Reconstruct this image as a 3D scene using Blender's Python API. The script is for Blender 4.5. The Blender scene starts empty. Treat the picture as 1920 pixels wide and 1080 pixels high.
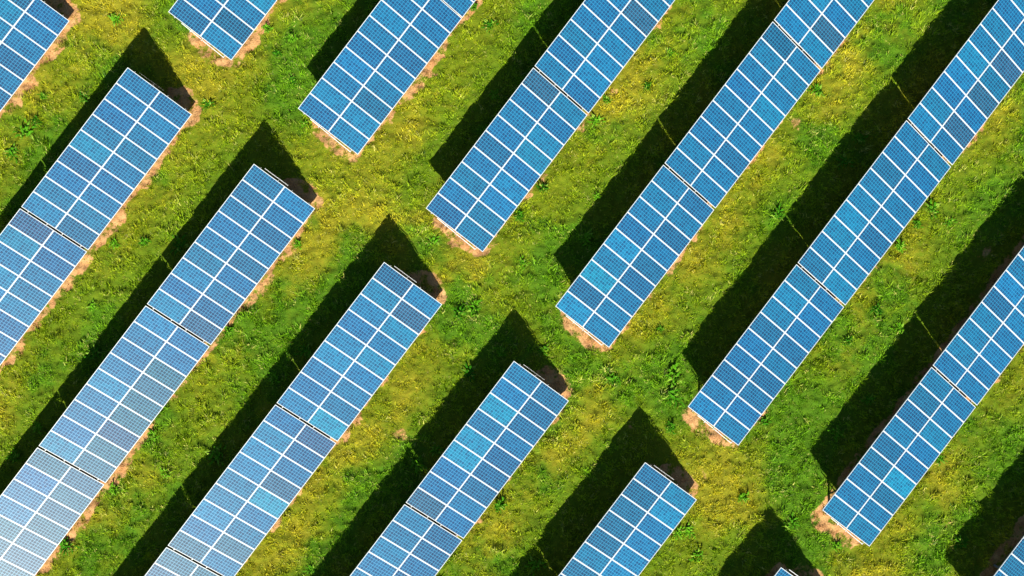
import bpy, math, random
import numpy as np
from mathutils import Matrix, Vector
S = bpy.context.scene
COL = S.collection
R = math.radians

# ---------------------------------------------------------------- camera
F, H, RX, RY = 1992.6, 56.778, -0.0217, -0.0277      # focal length in px of a 1920 px wide picture, height, two small tilts
cx_, sx_, cy_, sy_ = math.cos(RX), math.sin(RX), math.cos(RY), math.sin(RY)
MX = Matrix(((1, 0, 0), (0, cx_, -sx_), (0, sx_, cx_)))
MY = Matrix(((cy_, 0, sy_), (0, 1, 0), (-sy_, 0, cy_)))
W2C = MY @ MX
cam = bpy.data.cameras.new('camera')
cam.sensor_width = 36; cam.lens = F / 1920 * 36
cam.clip_start = 1; cam.clip_end = 3000
co = bpy.data.objects.new('camera', cam); COL.objects.link(co)
co.matrix_world = Matrix.Translation((0, 0, H)) @ W2C.transposed().to_4x4()
S.camera = co

# ---------------------------------------------------------------- light
SUN_EL = R(39.45)
SHX, SHY = -0.0277, 1.215                              # shadow offset on the ground per metre of height
w = bpy.data.worlds.new('World'); S.world = w; w.use_nodes = True
nt = w.node_tree; bg = nt.nodes['Background']
sky = nt.nodes.new('ShaderNodeTexSky'); sky.sky_type = 'NISHITA'; sky.sun_disc = False
sky.sun_elevation = SUN_EL; sky.sun_rotation = math.atan2(-SHX, -SHY)
sky.air_density = 1.0; sky.dust_density = .6; sky.ozone_density = 3.0
nt.links.new(sky.outputs[0], bg.inputs[0]); bg.inputs[1].default_value = 0.05
sl = bpy.data.lights.new('sun', 'SUN'); sl.energy = 5.0; sl.angle = R(0.5); sl.color = (1.0, 0.955, 0.86)
so = bpy.data.objects.new('sun', sl); COL.objects.link(so)
so.rotation_euler = Vector((-SHX, -SHY, 1)).to_track_quat('Z', 'Y').to_euler()
so.location = (0, -30, 40)
S.view_settings.view_transform = 'Standard'; S.view_settings.look = 'None'
S.view_settings.gamma = 1; S.view_settings.use_curve_mapping = False
S.view_settings.exposure = 0.70
S.render.engine = 'CYCLES'
S.cycles.max_bounces = 6

# ---------------------------------------------------------------- geometry of the field
PHI = 0.9191; TILT = 0.4261; SL = 9.14; GAP = 0.10; HLO = 0.6475; WS = 3.94
WC = WS * math.cos(TILT)
D = np.array([math.cos(PHI), math.sin(PHI)]); N = np.array([math.sin(PHI), -math.cos(PHI)])
ROWS = {'A': (-33.2, -2.99, -1), 'B': (-24.817, -2.982, -1), 'C': (-16.461, -2.969, -1), 'D': (-7.974, -2.902, -1),
        'E': (0.426, -2.88, -1), 'F': (8.871, -2.912, -1), 'G': (17.519, -2.945, -1),
        'P': (-24.894, 0.587, 1), 'Q': (-16.39, 0.683, 1), 'R': (-7.946, 0.588, 1), 'S': (0.413, 0.62, 1),
        'T': (8.879, 0.65, 1), 'U': (17.426, 0.612, 1), 'V': (26.2, 0.60, 1)}

def px2ground(x, y, z=0.0):
    v = Vector(((x - 960) / F, (540 - y) / F, -1.0))
    v = W2C.transposed() @ v
    t = (z - H) / v.z
    return v.x * t, v.y * t

# ---------------------------------------------------------------- noise in numpy
def vnoise(x, y, scale, seed):
    rs = np.random.RandomState(seed); T = rs.rand(256, 256)
    a = x / scale + 1000.37; b = y / scale + 1000.71
    i = np.floor(a).astype(int); j = np.floor(b).astype(int)
    f = a - i; g = b - j; f = f * f * (3 - 2 * f); g = g * g * (3 - 2 * g)
    i0, i1, j0, j1 = i % 256, (i + 1) % 256, j % 256, (j + 1) % 256
    return (T[i0, j0] * (1 - f) * (1 - g) + T[i1, j0] * f * (1 - g) + T[i0, j1] * (1 - f) * g + T[i1, j1] * f * g)
def fbm(x, y, scale, seed, oct=4, gain=.55):
    s = 0; a = 1; tot = 0
    for k in range(oct):
        th = 0.6 * k + .3
        xr = x * math.cos(th) - y * math.sin(th); yr = x * math.sin(th) + y * math.cos(th)
        s = s + a * vnoise(xr, yr, scale / 2 ** k, seed + k); tot += a; a *= gain
    return s / tot
def sstep(a, b, x):
    t = np.clip((x - a) / (b - a), 0, 1); return t * t * (3 - 2 * t)
def terrain(x, y):
    fade = 1 - sstep(60, 90, np.hypot(x, y))
    return fade * (0.16 * (fbm(x, y, 1.1, 11, 3) - .5) + 0.22 * (fbm(x, y, .42, 21, 2) - .5))

SPOTS = [(783, 771, .33), (752, 820, .28), (1492, 230, .42), (1775, 985, .35), (1022, 338, .40), (1345, 820, .5), (1850, 470, .3),
         (1318, 885, .3), (163, 735, .2), (1640, 500, .35), (1180, 800, .25), (1865, 640, .2), (1155, 170, .22)]
SPOTS = [(*px2ground(a, b), r) for a, b, r in SPOTS]
DRY = [(470, 30, 2.2, .8), (180, 20, 1.8, .7), (420, 130, 1.5, .9), (700, 340, 2.4, .7), (760, 300, 2, .4), (880, 500, 2.2, .45), (590, 260, 1.8, .4),
       (1700, 110, 3, .5), (1560, 330, 3, .6), (1380, 480, 2.6, .6), (1110, 570, 1.6, .4), (1330, 870, 2, .5), (1480, 930, 1.8, .4), (1740, 600, 3, .45),
       (1850, 240, 2.5, .5), (40, 330, 2, .6), (220, 420, 2, .4), (560, 880, 2.5, .5), (640, 960, 2.5, .4), (810, 700, 2.5, .5), (1080, 850, 3, .5),
       (1540, 1040, 2.5, .6), (1230, 130, 2.2, .5), (1640, 150, 2.5, .4), (330, 250, 2, .4)]
DRY = [(*px2ground(a, b), r, s) for a, b, r, s in DRY]
LUSH = [(1250, 710, 1.8, 1.0), (1275, 760, 1.4, .9), (1500, 800, 2.2, 1.0), (1480, 720, 2, .6), (1010, 20, 2, .5), (1500, 900, 1.8, .9), (580, 60, 2, .6), (560, 140, 1.6, .7), (1050, 620, 1.6, .7), (1210, 500, 1.4, .5), (1030, 540, .9, .9),
        (530, 200, 1.2, .8), (870, 585, 1.3, .7), (1880, 830, 2.5, .7), (1700, 760, 2, .5), (300, 800, 2, .5), (250, 170, 1.3, .5), (1480, 1000, 1.5, .7), (330, 40, 1.6, .5), (620, 640, 2, .3),
        (480, 620, 2, .4), (130, 560, 2.5, .4), (1800, 380, 2.5, .5), (1500, 260, 1.5, .3), (1460, 400, 1.2, .6), (760, 60, 2, .6), (980, 220, 1.5, .5), (400, 980, 2, .4), (1230, 1040, 2, .4)]
LUSH = [(*px2ground(a, b), r, s) for a, b, r, s in LUSH]

def masks(x, y):
    a = x * D[0] + y * D[1]; u = x * N[0] + y * N[1]
    soil = np.zeros_like(x)
    wob = (fbm(x, y, 1.1, 41, 4, .65) - .5)
    for k, (ru, rv, sg) in ROWS.items():
        s = (a - rv) * sg                       # distance along the row from its aisle end
        q = u - ru                              # 0 at the high edge, WC at the low edge
        # round apron beyond the end, along the low half of it
        low = WC + (.17 if k in 'ABPCQ' else .0) + 1.35 * wob + .25 * (fbm(x, y, 4, 61, 2) - .5)
        high = .38 + .5 * wob
        t = np.clip((q - high) / np.maximum(low - high, .1), 0, 1)
        if sg > 0: end = -(.15 + .80 * np.sqrt(np.clip(t * (1 - t) * 3.2, 0, 1)) * (.8 if k not in 'UV' else 1.15))
        else: end = -(.05 + 1.1 * np.sqrt(np.clip((t - .25) * (1 - t) * 4.6, 0, 1)))
        m = sstep(high - .12, high + .12, q) * (1 - sstep(low - .14, low + .14, q)) * sstep(end - .18 + .8 * wob, end + .18 + .8 * wob, s)
        soil = np.maximum(soil, m)
    soil = soil * (.42 + .58 * sstep(.34, .58, fbm(x, y, .40, 201, 4, .7)))
    for sx, sy, r in SPOTS:
        soil = np.maximum(soil, .6 * (1 - sstep(.2, 1.2, np.hypot(x - sx, y - sy) / r + 4.5 * wob)))
    dry = sstep(.36, .74, fbm(x, y, 3.6, 71, 5, .68))
    lush = sstep(.46, .78, fbm(x, y, 3.0, 91, 5, .62))
    for bx, by, r, s in DRY: dry = dry + s * .55 * np.exp(-((x - bx) ** 2 + (y - by) ** 2) / r ** 2) * (.5 + fbm(x, y, .8, 95, 3))
    for bx, by, r, s in LUSH:
        e = s * np.exp(-((x - bx) ** 2 + (y - by) ** 2) / r ** 2); lush = lush + e * (.5 + fbm(x, y, .8, 97, 3)); dry = dry - e
    # greener, less dry grass in a soft strip beside each row's high edge
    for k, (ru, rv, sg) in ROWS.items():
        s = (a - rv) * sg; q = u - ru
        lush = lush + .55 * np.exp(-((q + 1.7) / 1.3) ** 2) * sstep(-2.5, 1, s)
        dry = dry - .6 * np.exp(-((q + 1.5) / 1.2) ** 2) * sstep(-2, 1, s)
    return soil, np.clip(dry, 0, 1), np.clip(lush, 0, 1)

# ---------------------------------------------------------------- helpers
def tag(o, label=None, cat=None, group=None, kind=None):
    if label: o['label'] = label
    if cat: o['category'] = cat
    if group: o['group'] = group
    if kind: o['kind'] = kind
    return o
class MB:
    def __init__(s): s.v = []; s.f = []; s.uv = []
    def add(s, vs, fs):
        k = len(s.v); s.v += [tuple(v) for v in vs]; s.f += [tuple(i + k for i in f) for f in fs]
    def box(s, x0, x1, y0, y1, z0, z1):
        s.add([(x0, y0, z0), (x1, y0, z0), (x1, y1, z0), (x0, y1, z0), (x0, y0, z1), (x1, y0, z1), (x1, y1, z1), (x0, y1, z1)],
              [(3, 2, 1, 0), (4, 5, 6, 7), (0, 1, 5, 4), (1, 2, 6, 5), (2, 3, 7, 6), (3, 0, 4, 7)])
    def bar(s, p, q, w_, h_, up=(0, 0, 1)):
        p = Vector(p); q = Vector(q); d = (q - p).normalized(); a = d.cross(Vector(up)).normalized(); b = a.cross(d)
        vs = []
        for c in (p, q):
            for i, j in ((-1, -1), (1, -1), (1, 1), (-1, 1)): vs.append(c + a * i * w_ / 2 + b * j * h_ / 2)
        s.add(vs, [(3, 2, 1, 0), (4, 5, 6, 7), (0, 1, 5, 4), (1, 2, 6, 5), (2, 3, 7, 6), (3, 0, 4, 7)])
    def mesh(s, name, mat):
        m = bpy.data.meshes.new(name); m.from_pydata(s.v, [], s.f); m.materials.append(mat); m.update(); return m
def link(name, mesh, parent=None, loc=(0, 0, 0), rot=(0, 0, 0)):
    o = bpy.data.objects.new(name, mesh); COL.objects.link(o); o.parent = parent; o.location = loc; o.rotation_euler = rot
    return o
class NT:
    def __init__(s, name):
        s.m = bpy.data.materials.new(name); s.m.use_nodes = True; s.t = s.m.node_tree; s.b = s.t.nodes['Principled BSDF']
    def n(s, typ, **kw):
        o = s.t.nodes.new('ShaderNode' + typ)
        for k, v in kw.items(): setattr(o, k, v)
        return o
    def l(s, a, b): s.t.links.new(a, b)
    def math(s, op, a, b=0.0, c=0.0, clamp=False):
        o = s.n('Math', operation=op); o.use_clamp = clamp
        for i, v in enumerate((a, b, c)):
            if hasattr(v, 'links'): s.l(v, o.inputs[i])
            else: o.inputs[i].default_value = v
        return o.outputs[0]
    def mix(s, f, a, b, mode='MIX'):
        o = s.n('Mix', data_type='RGBA', blend_type=mode)
        for sock, v in ((o.inputs[0], f), (o.inputs[6], a), (o.inputs[7], b)):
            if hasattr(v, 'links'): s.l(v, sock)
            elif isinstance(v, tuple): sock.default_value = (*v, 1)
            else: sock.default_value = v
        return o.outputs[2]
    def noise(s, vec, scale, detail=3, rough=.6):
        o = s.n('TexNoise'); o.inputs['Scale'].default_value = scale; o.inputs['Detail'].default_value = detail
        o.inputs['Roughness'].default_value = rough; s.l(vec, o.inputs['Vector']); return o.outputs['Fac']
    def attr(s, name): return s.n('Attribute', attribute_name=name).outputs['Fac']
    def set(s, **kw):
        for k, v in kw.items():
            i = s.b.inputs[k.replace('_', ' ')]
            if hasattr(v, 'links'): s.l(v, i)
            else: i.default_value = v

# ---------------------------------------------------------------- materials
GREEN = (.430, .550, .012); LUSHC = (.220, .490, .012); DRYC = (.80, .70, .035); STRAW = (.82, .56, .24); SOILC = (.68, .35, .13); SOILD = (.34, .14, .06)
def grass_colour(g, pos, rnd=None):
    fine = g.noise(pos, 5.5, 4, .75); mid = g.noise(pos, 1.6, 4, .65)
    d = g.math('ADD', g.attr('dry'), g.math('MULTIPLY_ADD', fine, 2.4, -1.15), clamp=True)
    c = g.mix(d, GREEN, DRYC)
    lf = g.math('ADD', g.attr('lush'), g.math('MULTIPLY_ADD', mid, 1.1, -.6), clamp=True)
    c = g.mix(lf, c, LUSHC)
    return c, fine, mid
def mat_ground():
    g = NT('ground'); pos = g.n('NewGeometry').outputs['Position']
    c, fine, mid = grass_colour(g, pos)
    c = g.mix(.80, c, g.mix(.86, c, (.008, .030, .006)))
    grit = g.noise(pos, 13, 5, .8)
    sc = g.mix(g.math('MULTIPLY_ADD', grit, 4.5, -1.7, clamp=True), SOILD, SOILC)
    sc = g.mix(g.math('MULTIPLY_ADD', mid, 3.0, -1.1, clamp=True), sc, g.mix(.5, sc, STRAW))
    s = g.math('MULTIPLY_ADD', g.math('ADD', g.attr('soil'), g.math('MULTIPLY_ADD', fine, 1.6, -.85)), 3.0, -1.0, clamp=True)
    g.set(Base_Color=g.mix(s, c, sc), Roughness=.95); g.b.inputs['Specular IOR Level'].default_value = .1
    bp = g.n('Bump'); bp.inputs['Strength'].default_value = .9; bp.inputs['Distance'].default_value = .05
    g.l(g.math('ADD', grit, g.math('MULTIPLY', fine, 1.2)), bp.inputs['Height']); g.l(bp.outputs[0], g.b.inputs['Normal'])
    return g.m
def mat_grass():
    g = NT('grass_blades'); pos = g.n('NewGeometry').outputs['Position']
    c, fine, mid = grass_colour(g, pos)
    r = g.attr('rnd')
    c = g.mix(g.math('MULTIPLY_ADD', r, 6.0, -5.2, clamp=True), c, (.85, .75, .20))
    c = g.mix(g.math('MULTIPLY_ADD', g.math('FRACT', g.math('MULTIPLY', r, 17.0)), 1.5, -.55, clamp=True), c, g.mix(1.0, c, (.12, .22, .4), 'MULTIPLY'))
    c = g.mix(g.attr('soil'), c, g.mix(r, (.30, .14, .05), (.72, .42, .17)))
    g.set(Base_Color=c, Roughness=.6); g.b.inputs['Specular IOR Level'].default_value = .15
    tr = g.n('BsdfTranslucent'); g.l(g.mix(1.0, c, (1.0, 1.0, .35), 'MULTIPLY'), tr.inputs[0])
    mx = g.n('MixShader'); mx.inputs[0].default_value = .22
    out = g.t.nodes['Material Output']; g.l(g.b.outputs[0], mx.inputs[1]); g.l(tr.outputs[0], mx.inputs[2]); g.l(mx.outputs[0], out.inputs[0])
    return g.m
def mat_weed():
    g = NT('weed_leaf'); pos = g.n('NewGeometry').outputs['Position']
    oi = g.n('ObjectInfo')
    c = g.mix(oi.outputs['Random'], (.030, .170, .004), (.150, .400, .010))
    c = g.mix(g.math('MULTIPLY_ADD', g.noise(pos, 14, 3), 2.2, -.7, clamp=True), c, g.mix(1.0, c, (.45, .6, .7), 'MULTIPLY'))
    c = g.mix(g.math('MULTIPLY_ADD', g.attr('rnd'), 4.0, -3.0, clamp=True), c, (.30, .46, .05))
    g.set(Base_Color=c, Roughness=.8); g.b.inputs['Specular IOR Level'].default_value = .05
    return g.m
def mat_cells():
    g = NT('photovoltaic_cells')
    uv = g.n('TexCoord').outputs['UV']; sp = g.n('SeparateXYZ'); g.l(uv, sp.inputs[0])
    oi = g.n('ObjectInfo')
    fx = g.math('FRACT', sp.outputs[0]); fy = g.math('FRACT', sp.outputs[1])
    dx = g.math('SUBTRACT', .5, g.math('ABSOLUTE', g.math('SUBTRACT', fx, .5)))
    dy = g.math('SUBTRACT', .5, g.math('ABSOLUTE', g.math('SUBTRACT', fy, .5)))
    ln = g.math('LESS_THAN', g.math('MINIMUM', dx, dy), .085)
    # three bus bars per cell along the long side
    bb = g.math('FRACT', g.math('MULTIPLY', fx, 3.0)); bb = g.math('ABSOLUTE', g.math('SUBTRACT', bb, .5)); bus = g.math('LESS_THAN', bb, .05)
    # one shade per cell
    fl = g.n('VectorMath', operation='FLOOR'); g.l(uv, fl.inputs[0])
    ad = g.n('VectorMath', operation='ADD'); g.l(fl.outputs[0], ad.inputs[0])
    cm = g.n('CombineXYZ'); rr = g.math('MULTIPLY', oi.outputs['Random'], 517.0); g.l(rr, cm.inputs[0]); g.l(rr, cm.inputs[1]); g.l(cm.outputs[0], ad.inputs[1])
    wn = g.n('TexWhiteNoise'); g.l(ad.outputs[0], wn.inputs['Vector'])
    base = oi.outputs['Color']
    c = g.mix(g.math('MULTIPLY', wn.outputs['Value'], 1.0), base, g.mix(1.0, base, (.22, .40, .52), 'MULTIPLY'))
    crys = g.n('TexVoronoi'); crys.inputs['Scale'].default_value = 9; g.l(uv, crys.inputs['Vector'])
    c = g.mix(g.math('MULTIPLY', crys.outputs['Distance'], .35), c, (.01, .05, .14))
    c = g.mix(g.math('MULTIPLY', bus, .35), c, (.08, .28, .45))
    # dust that collects along the low frame edge
    dust = g.math('MULTIPLY', g.noise(g.n('NewGeometry').outputs['Position'], 2.2, 5, .7), .04)
    low = g.math('SUBTRACT', 1.0, g.math('MULTIPLY', sp.outputs[1], 1.6), clamp=True)
    c = g.mix(g.math('ADD', dust, g.math('MULTIPLY', low, .07), clamp=True), c, (.30, .33, .34))
    c = g.mix(g.math('MULTIPLY', ln, .85), c, g.mix(.46, base, (.03, .39, .68)))
    g.set(Base_Color=c, Roughness=.44, Specular_IOR_Level=g.math('MULTIPLY_ADD', g.math('MAXIMUM', ln, bus), .30, .08))
    g.b.inputs['Coat Weight'].default_value = .35; g.b.inputs['Coat Roughness'].default_value = .38; g.b.inputs['Coat IOR'].default_value = 1.45
    return g.m
def mat_metal(name, col, rough, metallic, var=.12):
    g = NT(name); pos = g.n('TexCoord').outputs['Object']
    f = g.noise(pos, 6, 5, .7)
    c = g.mix(g.math('MULTIPLY', f, var * 2), col, tuple(x * .6 for x in col))
    g.set(Base_Color=c, Roughness=rough, Metallic=metallic); return g.m
M_ground = mat_ground(); M_grass = mat_grass(); M_weed = mat_weed(); M_cells = mat_cells()
M_frame = mat_metal('anodised_frame', (.68, .69, .67), .45, .0, .06)
M_steel = mat_metal('galvanised_steel', (.34, .34, .33), .5, .35)
M_rail = mat_metal('aluminium_rail', (.80, .80, .78), .4, .2)
M_box = mat_metal('grey_plastic', (.45, .46, .46), .5, 0)

# ---------------------------------------------------------------- ground
def axis(lo, hi, st):
    c = np.arange(lo, hi + st / 2, st); o = np.array([3, 8, 18, 40, 90, 200, 450, 1000.])
    return np.concatenate([(lo - o)[::-1], c, hi + o])
def make_ground():
    X = axis(-34, 34, .08); Y = axis(-22, 22, .08)
    xx, yy = np.meshgrid(X, Y); nx, ny = len(X), len(Y)
    x = xx.ravel(); y = yy.ravel(); z = terrain(x, y)
    me = bpy.data.meshes.new('ground'); me.vertices.add(nx * ny)
    me.vertices.foreach_set('co', np.stack([x, y, z], 1).astype(np.float32).ravel())
    i = np.arange(nx * ny).reshape(ny, nx)
    q = np.stack([i[:-1, :-1], i[:-1, 1:], i[1:, 1:], i[1:, :-1]], -1).reshape(-1, 4)
    me.loops.add(q.size); me.polygons.add(len(q)); me.loops.foreach_set('vertex_index', q.ravel().astype(np.int32))
    me.polygons.foreach_set('loop_start', (np.arange(len(q)) * 4).astype(np.int32))
    me.polygons.foreach_set('use_smooth', np.ones(len(q), bool))
    me.update(calc_edges=True)
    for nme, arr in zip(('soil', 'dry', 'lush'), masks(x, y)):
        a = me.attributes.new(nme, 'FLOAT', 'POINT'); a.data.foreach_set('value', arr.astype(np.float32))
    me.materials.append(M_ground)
    tag(link('ground', me), kind='structure')
make_ground()

# ---------------------------------------------------------------- grass: one mass of blades
def make_grass(nt=270000):
    rs = np.random.RandomState(5)
    x = rs.uniform(-33, 33, nt); y = rs.uniform(-21, 21, nt)
    keep = rs.rand(nt) < .03 + 1.3 * sstep(.36, .58, fbm(x, y, .30, 131, 3, .8))
    x = x[keep]; y = y[keep]
    soil, dry, lush = masks(x, y)
    keep = rs.rand(len(x)) > soil * .80
    x, y, soil, dry, lush = (a[keep] for a in (x, y, soil, dry, lush)); nt = len(x)
    rnd = rs.rand(nt); size = (.55 + .9 * rs.rand(nt) ** 1.6) * (.6 + 1.1 * sstep(.4, .68, fbm(x, y, .4, 181, 2))) * (1 + .3 * lush) * (1 - .45 * soil)
    comb = 6.28 * 2 * fbm(x, y, 2.5, 171, 2)
    K = 8
    x, y, soil, dry, lush, rnd, size, comb = (np.repeat(a, K) for a in (x, y, soil, dry, lush, rnd, size, comb)); n = len(x)
    th = rs.uniform(0, 6.283, n); th = np.where(rs.rand(n) < .35, comb + rs.normal(0, .5, n), th)
    dx = np.cos(th); dy = np.sin(th); lean = rs.uniform(.25, 1.3, n)
    x = x + rs.normal(0, .030, n) * size + dx * .01; y = y + rs.normal(0, .030, n) * size + dy * .01
    L = (.07 + .09 * rs.rand(n)) * size; W = (.016 + .020 * rs.rand(n)) * (.6 + .4 * size)
    z = terrain(x, y) - .006
    V = np.zeros((n, 3, 3), np.float32)
    V[:, 0] = np.stack([x - dy * W / 2, y + dx * W / 2, z], 1); V[:, 1] = np.stack([x + dy * W / 2, y - dx * W / 2, z], 1)
    V[:, 2] = np.stack([x + dx * L * np.sin(lean), y + dy * L * np.sin(lean), z + L * np.cos(lean) + .012], 1)
    me = bpy.data.meshes.new('grass'); me.vertices.add(n * 3); me.vertices.foreach_set('co', V.ravel())
    me.loops.add(n * 3); me.polygons.add(n); me.loops.foreach_set('vertex_index', np.arange(n * 3, dtype=np.int32))
    me.polygons.foreach_set('loop_start', (np.arange(n) * 3).astype(np.int32)); me.update(calc_edges=True)
    for nme, arr in (('soil', soil), ('dry', dry), ('lush', lush), ('rnd', np.clip(rnd + rs.normal(0, .05, n), 0, 1))):
        a = me.attributes.new(nme, 'FLOAT', 'POINT'); a.data.foreach_set('value', np.repeat(arr, 3).astype(np.float32))
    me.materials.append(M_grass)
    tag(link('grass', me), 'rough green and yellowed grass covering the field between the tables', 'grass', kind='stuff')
make_grass()

# ---------------------------------------------------------------- solar tables
PITCH = SL / 9; PW = PITCH - .010; PL = WS / 2 - .008
def panel_mesh():
    b = MB(); m = .028
    b.box(-PW / 2 + m, PW / 2 - m, -PL / 2 + m, PL / 2 - m, -.012, -.005)
    me = b.mesh('solar_panel', M_cells)
    uvl = me.uv_layers.new(name='UVMap'); a = PW / 2 - m; c = PL / 2 - m
    for lp in me.loops:
        v = me.vertices[lp.vertex_index].co
        uvl.data[lp.index].uv = ((v.x + a) / (2 * a) * 6, (v.y + c) / (2 * c) * 12)
    return me
def frame_mesh():
    b = MB(); m = .028; x = PW / 2; y = PL / 2
    b.box(-x, x, -y, -y + m, -.04, 0); b.box(-x, x, y - m, y, -.04, 0)
    b.box(-x, -x + m, -y + m, y - m, -.04, -.0005); b.box(x - m, x, -y + m, y - m, -.04, -.0005)
    return b.mesh('frame', M_frame)
ME_panel = panel_mesh(); ME_frame = frame_mesh()
CT, ST = math.cos(TILT), math.sin(TILT)
def sl2l(x, t, dz):          # t metres up the slope from the low edge, dz off the plane -> table's local frame
    return (x, -WC / 2 + t * CT - dz * ST, HLO + t * ST + dz * CT)
PURL = (.42, 1.52, 2.42, 3.52); FR_X = (-4.05, -1.35, 1.35, 4.05)
def bars(name, mat, lst):
    b = MB()
    for p, q, w_, h_ in lst: b.bar(p, q, w_, h_)
    return b.mesh(name, mat)
ME_purlin = bars('purlin', M_steel, [((-SL / 2 - .05, 0, 0), (SL / 2 + .05, 0, 0), .06, .07)])
ME_rafter = bars('rafter', M_steel, [((0, -1.62, 0), (0, 1.62, 0), .06, .09)])
tf, tr_ = .95, 3.0
zf = sl2l(0, tf, -.175)[2]; zr = sl2l(0, tr_, -.175)[2]
def post(name, hgt):
    b = MB()      # C-shaped galvanised post
    b.box(-.05, -.042, -.04, .04, -.25, hgt); b.box(-.042, .05, -.04, -.032, -.25, hgt); b.box(-.042, .05, .032, .04, -.25, hgt)
    return b.mesh(name, M_steel)
ME_lf = post('leg', zf - .02); ME_lr = post('leg', zr - .02)
pf = sl2l(0, tf, -.2); pr = sl2l(0, tr_, -.2)
ME_brace = bars('brace', M_steel, [((.09, pr[1], .45), (.09, sl2l(0, 1.75, -.16)[1], sl2l(0, 1.75, -.18)[2]), .045, .045)])
ME_xbr = bars('cross_brace', M_steel, [((FR_X[0], pr[1] + .06, .3), (FR_X[1], pr[1] + .06, zr - .2), .04, .04)])
def rod(t0, t1, off=.13):
    p = Vector(sl2l(SL / 2 + off, t0, -.10)); q = Vector(sl2l(SL / 2 + off, t1, -.10)); return [(p, q, .035, .035)]
ME_rodL = bars('end_rail', M_rail, rod(1.85, 3.35))
b_ = MB()
for t0, t1, o0, o1 in ((.42, 1.75, .12, .085), (1.86, 3.1, .075, .04)):
    b_.bar(Vector(sl2l(SL / 2 + o0, t0, -.10)), Vector(sl2l(SL / 2 + o1, t1, -.10)), .035, .035)
for t0 in (.40, 1.80, 2.5): b_.bar(Vector(sl2l(SL / 2 - .3, t0, -.10)), Vector(sl2l(SL / 2 + .15, t0, -.10)), .03, .03)
ME_rodU = b_.mesh('end_rail', M_rail)
TONE = {'m': (.0005, .092, .208), 'l': (.0005, .130, .260), 'L': (.001, .178, .310), 'd': (.003, .066, .156), 'D': (.024, .054, .115), 'b': (.0005, .052, .115), 'g': (.026, .078, .118)}  # 'g' puts the grey glare of the lower left tables into panel colour
rt = random.Random(8)
def build_table():
    root = bpy.data.objects.new('solar_table', None); COL.objects.link(root)
    for j in range(2):
        for i in range(9):
            c = sl2l(-SL / 2 + PITCH * (i + .5), (WS / 2) * (j + .5), 0)
            p = link('solar_panel', ME_panel, root, c, (TILT, 0, 0))
            link('frame', ME_frame, p)
    for t in PURL: link('purlin', ME_purlin, root, sl2l(0, t, -.078), (TILT, 0, 0))
    for x in FR_X:
        link('rafter', ME_rafter, root, sl2l(x, WS / 2, -.160), (TILT, 0, 0))
        link('leg', ME_lf, root, (x, pf[1], 0)); link('leg', ME_lr, root, (x, pr[1], 0))
        link('brace', ME_brace, root, (x, 0, 0))
    link('cross_brace', ME_xbr, root)
    return root
def copy_tree(o, parent=None):
    c = o.copy(); COL.objects.link(c); c.parent = parent
    for ch in list(o.children): copy_tree(ch, c)
    return c
# tones: text of nine letters for the high column and nine for the low one, counted from the aisle end
T = {
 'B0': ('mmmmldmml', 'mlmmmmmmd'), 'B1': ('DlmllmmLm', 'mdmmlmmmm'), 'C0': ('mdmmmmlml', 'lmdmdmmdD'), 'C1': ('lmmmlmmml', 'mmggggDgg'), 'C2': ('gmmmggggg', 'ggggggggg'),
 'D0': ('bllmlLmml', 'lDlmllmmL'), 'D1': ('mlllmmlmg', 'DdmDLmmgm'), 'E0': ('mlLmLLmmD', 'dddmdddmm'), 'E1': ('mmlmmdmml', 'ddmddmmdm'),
 'F0': ('dbdddmdmm', 'lLmllldmm'), 'P0': ('dmmlmmlmm', 'lbmlmmmmm'), 'Q0': ('mlmlmmlml', 'lldmmdmmm'), 'R0': ('dmmmdmmmD', 'mmllmllmm'),
 'S0': ('LdLmLmmmm', 'mmmddmdmd'), 'T0': ('lmdmmdmlm', 'mmddmdmmm'), 'T1': ('dmllmmdmm', 'lmmdmmmmm'), 'T2': ('lmmllmmml', 'mDmDmDmml'),
 'S1': ('mmmmmmmmb', 'mmdmmlmmm'), 'S2': ('lmlmmmmml', 'lDmmmmmml'), 'U0': ('mmmddmddm', 'mmdLmmlmm'), 'U1': ('mmmmdlmmm', 'mmlmlmDmm'), 'R1': ('mmmmmlmmm', 'mlllmDmmm'),
}
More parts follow.
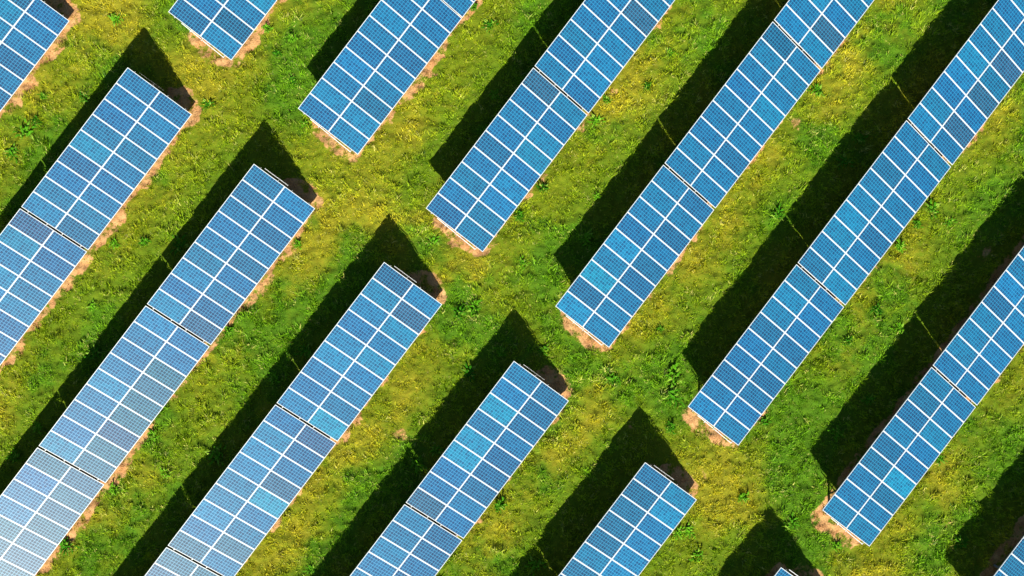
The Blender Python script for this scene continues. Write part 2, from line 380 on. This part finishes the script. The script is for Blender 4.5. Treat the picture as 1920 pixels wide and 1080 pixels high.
LAB = {
 'A0': 'blue solar table cut off by the top left corner of the photo',
 'B0': 'blue solar table at the aisle, right of the top left corner table',
 'B1': 'solar table cut by the left edge, one grey purple panel at its top corner',
 'C0': 'solar table left of centre, ending at the aisle, grey panel at its far corner',
 'C1': 'pale washed out middle solar table of the long left row',
 'C2': 'greyest solar table under strong sky glare in the bottom left corner',
 'D0': 'solar table near the centre, ending at the aisle, second low panel grey',
 'D1': 'solar table with three grey violet panels on its low side, bottom left of centre',
 'D2': 'pale solar table cut by the bottom edge, right of the greyest corner table',
 'E0': 'solar table with two bright turquoise panels, ending at the aisle below the centre',
 'E1': 'solar table cut by the bottom edge just below the one with turquoise panels',
 'F0': 'solar table bottom right of centre, dark teal panel second from its aisle end',
 'G0': 'tiny solar table corner peeping in at the bottom edge',
 'P0': 'blue solar table at the top edge left of centre, mostly out of frame',
 'Q0': 'solar table at top centre left, its near end over bare straw coloured soil',
 'Q1': 'sliver of a solar table behind a narrow gap at the top edge left of centre',
 'R0': 'top centre solar table with its near end on orange soil beside the aisle',
 'R1': 'blue solar table cut by the top edge, beyond the top centre one',
 'S0': 'solar table right of centre with a bright cyan panel at its near left corner',
 'S1': 'middle solar table right of centre, one dark panel at its top corner',
 'S2': 'last solar table of the row right of centre, cut by the top edge',
 'T0': 'solar table ending beside bright green grass, lower right of centre',
 'T1': 'middle solar table of the second row from the right edge',
 'T2': 'topmost solar table of the second row from the right',
 'U0': 'lower right solar table, its near end on the widest orange soil patch',
 'U1': 'solar table running off the right edge above the one on the widest soil patch',
 'V0': 'solar table cut off by the bottom right corner of the photo',
 'U2': 'solar table just beyond the right edge, only its shadow reaching the grass',
 'F1': 'solar table just below the bottom edge, its shadow split by a sunlit line',
 'E2': 'solar table just below the bottom edge left of centre',
}
GROUPS = {1: 'solar tables running up to the right of the grass aisle', -1: 'solar tables running down to the left of the grass aisle'}
proto = None
for key, lab in LAB.items():
    ru, rv, sg = ROWS[key[0]]; i = int(key[1])
    a = rv + sg * (i * (SL + (.035 if key[0] == 'Q' else GAP)) + SL / 2); q = D * a + N * (ru + WC / 2)
    if proto is None: proto = build_table(); root = proto
    else: root = copy_tree(proto)
    root.location = (q[0], q[1], 0); root.rotation_euler = (0, 0, PHI)
    tag(root, lab, 'solar table', GROUPS[sg])
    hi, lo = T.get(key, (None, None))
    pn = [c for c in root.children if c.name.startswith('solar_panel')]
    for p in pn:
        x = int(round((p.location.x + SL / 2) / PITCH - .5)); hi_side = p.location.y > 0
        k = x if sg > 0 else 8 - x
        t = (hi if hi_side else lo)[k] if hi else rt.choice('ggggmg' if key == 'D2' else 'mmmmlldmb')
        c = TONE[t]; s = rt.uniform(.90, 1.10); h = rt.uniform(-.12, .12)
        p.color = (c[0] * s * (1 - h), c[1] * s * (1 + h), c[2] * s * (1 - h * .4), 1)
    EXTRA = []
    if sg < 0 and i == 0: EXTRA.append((root, ME_rodL))
    if sg > 0 and i == 0: EXTRA.append((root, ME_rodU))
    for r_, m_ in EXTRA:
        o = link('end_rail', m_, r_)
        if sg > 0: o.scale = (-1, 1, 1)

# ---------------------------------------------------------------- weeds
def weed_mesh(name, seed, nl, rad, hgt, wide):
    rs = random.Random(seed); v = []; f = []; rn = []
    for k in range(nl):
        th = rs.uniform(0, 6.283); L = rad * rs.uniform(.45, 1.0); W_ = wide * rs.uniform(.6, 1.1); el = rs.uniform(.15, 1.0)
        ox, oy = rs.gauss(0, rad * .22), rs.gauss(0, rad * .22); rr = rs.random(); b = len(v); tw = rs.uniform(-.5, .5)
        segs = 5
        for s in range(segs + 1):
            t = s / segs; r = L * t * (1 - .15 * t); z = .03 + hgt * rs.uniform(.95, 1.05) * math.sin(el) * (t - .75 * t * t) * 2
            wd = W_ * math.sin(math.pi * min(1, .12 + .88 * t)) * .5 + .002
            wob = .02 * math.sin(7 * t + th)
            cx = ox + math.cos(th) * r - math.sin(th) * wob; cy = oy + math.sin(th) * r + math.cos(th) * wob
            for sd in (-1, 1): v.append((cx - math.sin(th) * wd * sd, cy + math.cos(th) * wd * sd, z + sd * wd * tw)); rn.append(rr)
        for s in range(segs): a = b + 2 * s; f.append((a, a + 1, a + 3, a + 2))
    me = bpy.data.meshes.new(name); me.from_pydata(v, [], f); me.materials.append(M_weed)
    at = me.attributes.new('rnd', 'FLOAT', 'POINT'); at.data.foreach_set('value', rn); me.update(); return me
WV = [weed_mesh('weed', s, n, r, h, wd) for s, n, r, h, wd in ((1, 34, .40, .34, .070), (2, 44, .34, .40, .05), (3, 30, .44, .30, .08), (4, 52, .32, .42, .045), (5, 28, .36, .34, .06))]
WEEDS = [
 (218, 37, 1.1, 'dark leafy weed on the grass right of the top left corner table'), (548, 72, 1.0, 'spiky dark rosette weed between the two top left tables above the aisle'),
 (50, 245, 1.4, 'large straggly weed by the left edge below the corner table'), (67, 227, 1.0, 'weed just above the large straggly one by the left edge'),
 (157, 183, 1.0, 'weed poking out of the shade beside the second table from the left corner'), (547, 153, .9, 'small rosette weed left of the near end of the top centre left table'),
 (500, 53, 1.0, 'weed close to the low edge of the short table at the top'), (388, 197, .9, 'small dark weed right of the low corner where the first left shadow ends'),
 (573, 232, .8, 'little weed against the soil at the near end of the top centre left table'), (520, 100, .8, 'small weed below the spiky dark rosette near the top'),
 (20, 287, 1.2, 'broad weed touching the left edge of the photo'), (80, 180, .8, 'faint small weed on the dry grass near the left edge'),
 (1117, 227, 1.0, 'bright rosette weed at the gap between the two top centre tables'), (1213, 160, .9, 'low weed in the sunlit strip right of the top centre tables'),
 (1137, 187, .8, 'small weed hugging the low edge just above the bright rosette'), (1257, 100, .8, 'small weed highest in the strip right of the top centre tables'),
 (887, 13, 1.0, 'weed at the top edge beside the left centre row'), (917, 47, 1.0, 'weed in the sunlit strip just under the top edge weed'),
 (927, 177, 1.0, 'shaded weed in the dark strip left of the top centre table'), (1017, 353, 1.0, 'weed beside the little soil spot at the low edge of the top centre table'),
 (1532, 167, 1.1, 'bright weed beside the dry patch right of the row right of centre'), (1610, 260, 1.2, 'shaded weed beside the second row from the right, upper one'),
 (1583, 303, 1.1, 'shaded weed beside the second row from the right, lower one'), (213, 457, 1.0, 'weed right of the soil strip on the left, first of a pair'),
 (272, 453, 1.0, 'weed on the left grass strip, right one of a pair'), (172, 577, .9, 'lone small weed low on the left grass strip'),
 (558, 457, .9, 'weed at the low edge of the table left of centre'), (337, 457, 1.3, 'large weed in deep shade above the table left of centre'),
 (427, 620, 1.0, 'weed under the low edge by the grey end panel'), (177, 663, 1.3, 'large shaded weed beside the long left row'),
 (573, 657, 1.2, 'shaded weed in the dark strip left of the central table'), (513, 707, 1.2, 'lower shaded weed in the dark strip left of the central table'),
 (813, 450, .9, 'pale weed left of the orange soil at the centre of the photo'), (860, 585, 1.3, 'left half of the big weed clump right of the central low corner'),
 (890, 576, 1.4, 'right half of the big weed clump right of the central low corner'), (1017, 657, 1.0, 'weed at the shadow edge above the table below centre'),
 (973, 403, 1.1, 'weed at the low edge of the top centre table near its end'), (980, 493, .8, 'small weed in the middle of the aisle'),
 (1240, 617, .7, 'tiny weed right of the table with the cyan corner panel'), (1150, 710, 1.2, 'weed in the aisle below the orange soil right of centre'),
 (1097, 447, 1.2, 'shaded weed above the table with the cyan corner panel'), (940, 660, 1.1, 'shaded weed at the tip of the shadow below centre'),
 (880, 697, 1.1, 'shaded weed low in the dark strip below centre'), (1120, 367, .7, 'tiny pale weed on the shadow line right of the top centre table'),
 (1263, 700, 1.6, 'lush bright clump of weeds left of the green grass patch'), (1460, 403, 1.1, 'bright weed on the shadow corner between the two long right rows'),
 (1687, 463, 1.1, 'weed below the low edge of the second row from the right'), (1747, 390, 1.1, 'weed higher up beside the second row from the right'),
 (1643, 580, 1.1, 'weed in the grass strip below the second row gap on the right'), (1590, 640, .9, 'bright rosette weed in the sunlit strip at right'),
 (1687, 613, 1.0, 'weed at the shadow line left of the right hand row'), (1720, 420, .9, 'weed between two others beside the second row from the right'),
 (1780, 417, .8, 'small weed out in the grass near the right edge'), (287, 817, 1.1, 'bright weed in a dark hollow beside the long left row'),
 (310, 887, 1.0, 'pale weed in the middle of the lower left grass strip'), (123, 1027, 1.4, 'bright bushy weed at the low edge in the bottom left corner'),
 (70, 800, 1.1, 'shaded weed beside the long left row near the left edge'), (407, 853, 1.4, 'large shaded weed in the dark strip at lower left'),
 (27, 857, 1.2, 'shaded weed touching the left edge low down'), (213, 917, 1.0, 'small dark weed by the gap of the pale left tables'),
 (583, 1067, .9, 'small weed at the bottom edge left of centre'), (937, 947, 1.3, 'bright bushy weed at the low edge below the turquoise panels'),
 (1003, 1060, 1.2, 'shaded weed at the bottom edge beside the sunlit line'), (783, 870, 1.4, 'large shaded weed left of the table with turquoise panels'),
 (820, 843, 1.1, 'shaded weed just above the large one near the turquoise panels'), (1260, 745, 1.5, 'lower lush weed clump on the green patch beside the aisle'),
 (1257, 800, 1.1, 'weed at the right of the lower shadow tip'), (1273, 1000, .9, 'small weed at the low side of the table with the dark teal panel'),
 (1570, 813, 1.3, 'large shaded weed above the table on the widest soil patch'), (1627, 750, 1.1, 'shaded weed higher in the dark strip at lower right'),
 (1487, 983, 1.2, 'bright weed left of the widest orange soil patch'), (1393, 933, 1.1, 'weed in the aisle at lower right'),
 (1433, 790, .9, 'weed at the low corner of the table beside the green patch'), (1567, 1023, 1.0, 'weed at the foot of the widest orange soil patch'),
 (1307, 1043, 1.2, 'weed near the bottom edge right of the dark teal panel table'), (1290, 997, 1.0, 'weed above the one near the bottom edge at lower right'),
 (1803, 1017, 1.3, 'shaded weed in the bottom right corner'), (1763, 860, .9, 'weed beside the low edge at lower right'),
]
wr = random.Random(3)
for i, (px, py, s, lab) in enumerate(WEEDS):
    x, y = px2ground(px, py, .1)
    o = link('weed', WV[i % 5], None, (x, y, float(terrain(np.array([x]), np.array([y]))[0])), (0, 0, wr.uniform(0, 6.28)))
    o.scale = (s * 1.05, s * 1.05, s)
    tag(o, lab, 'weed', 'leafy weeds scattered through the grass')
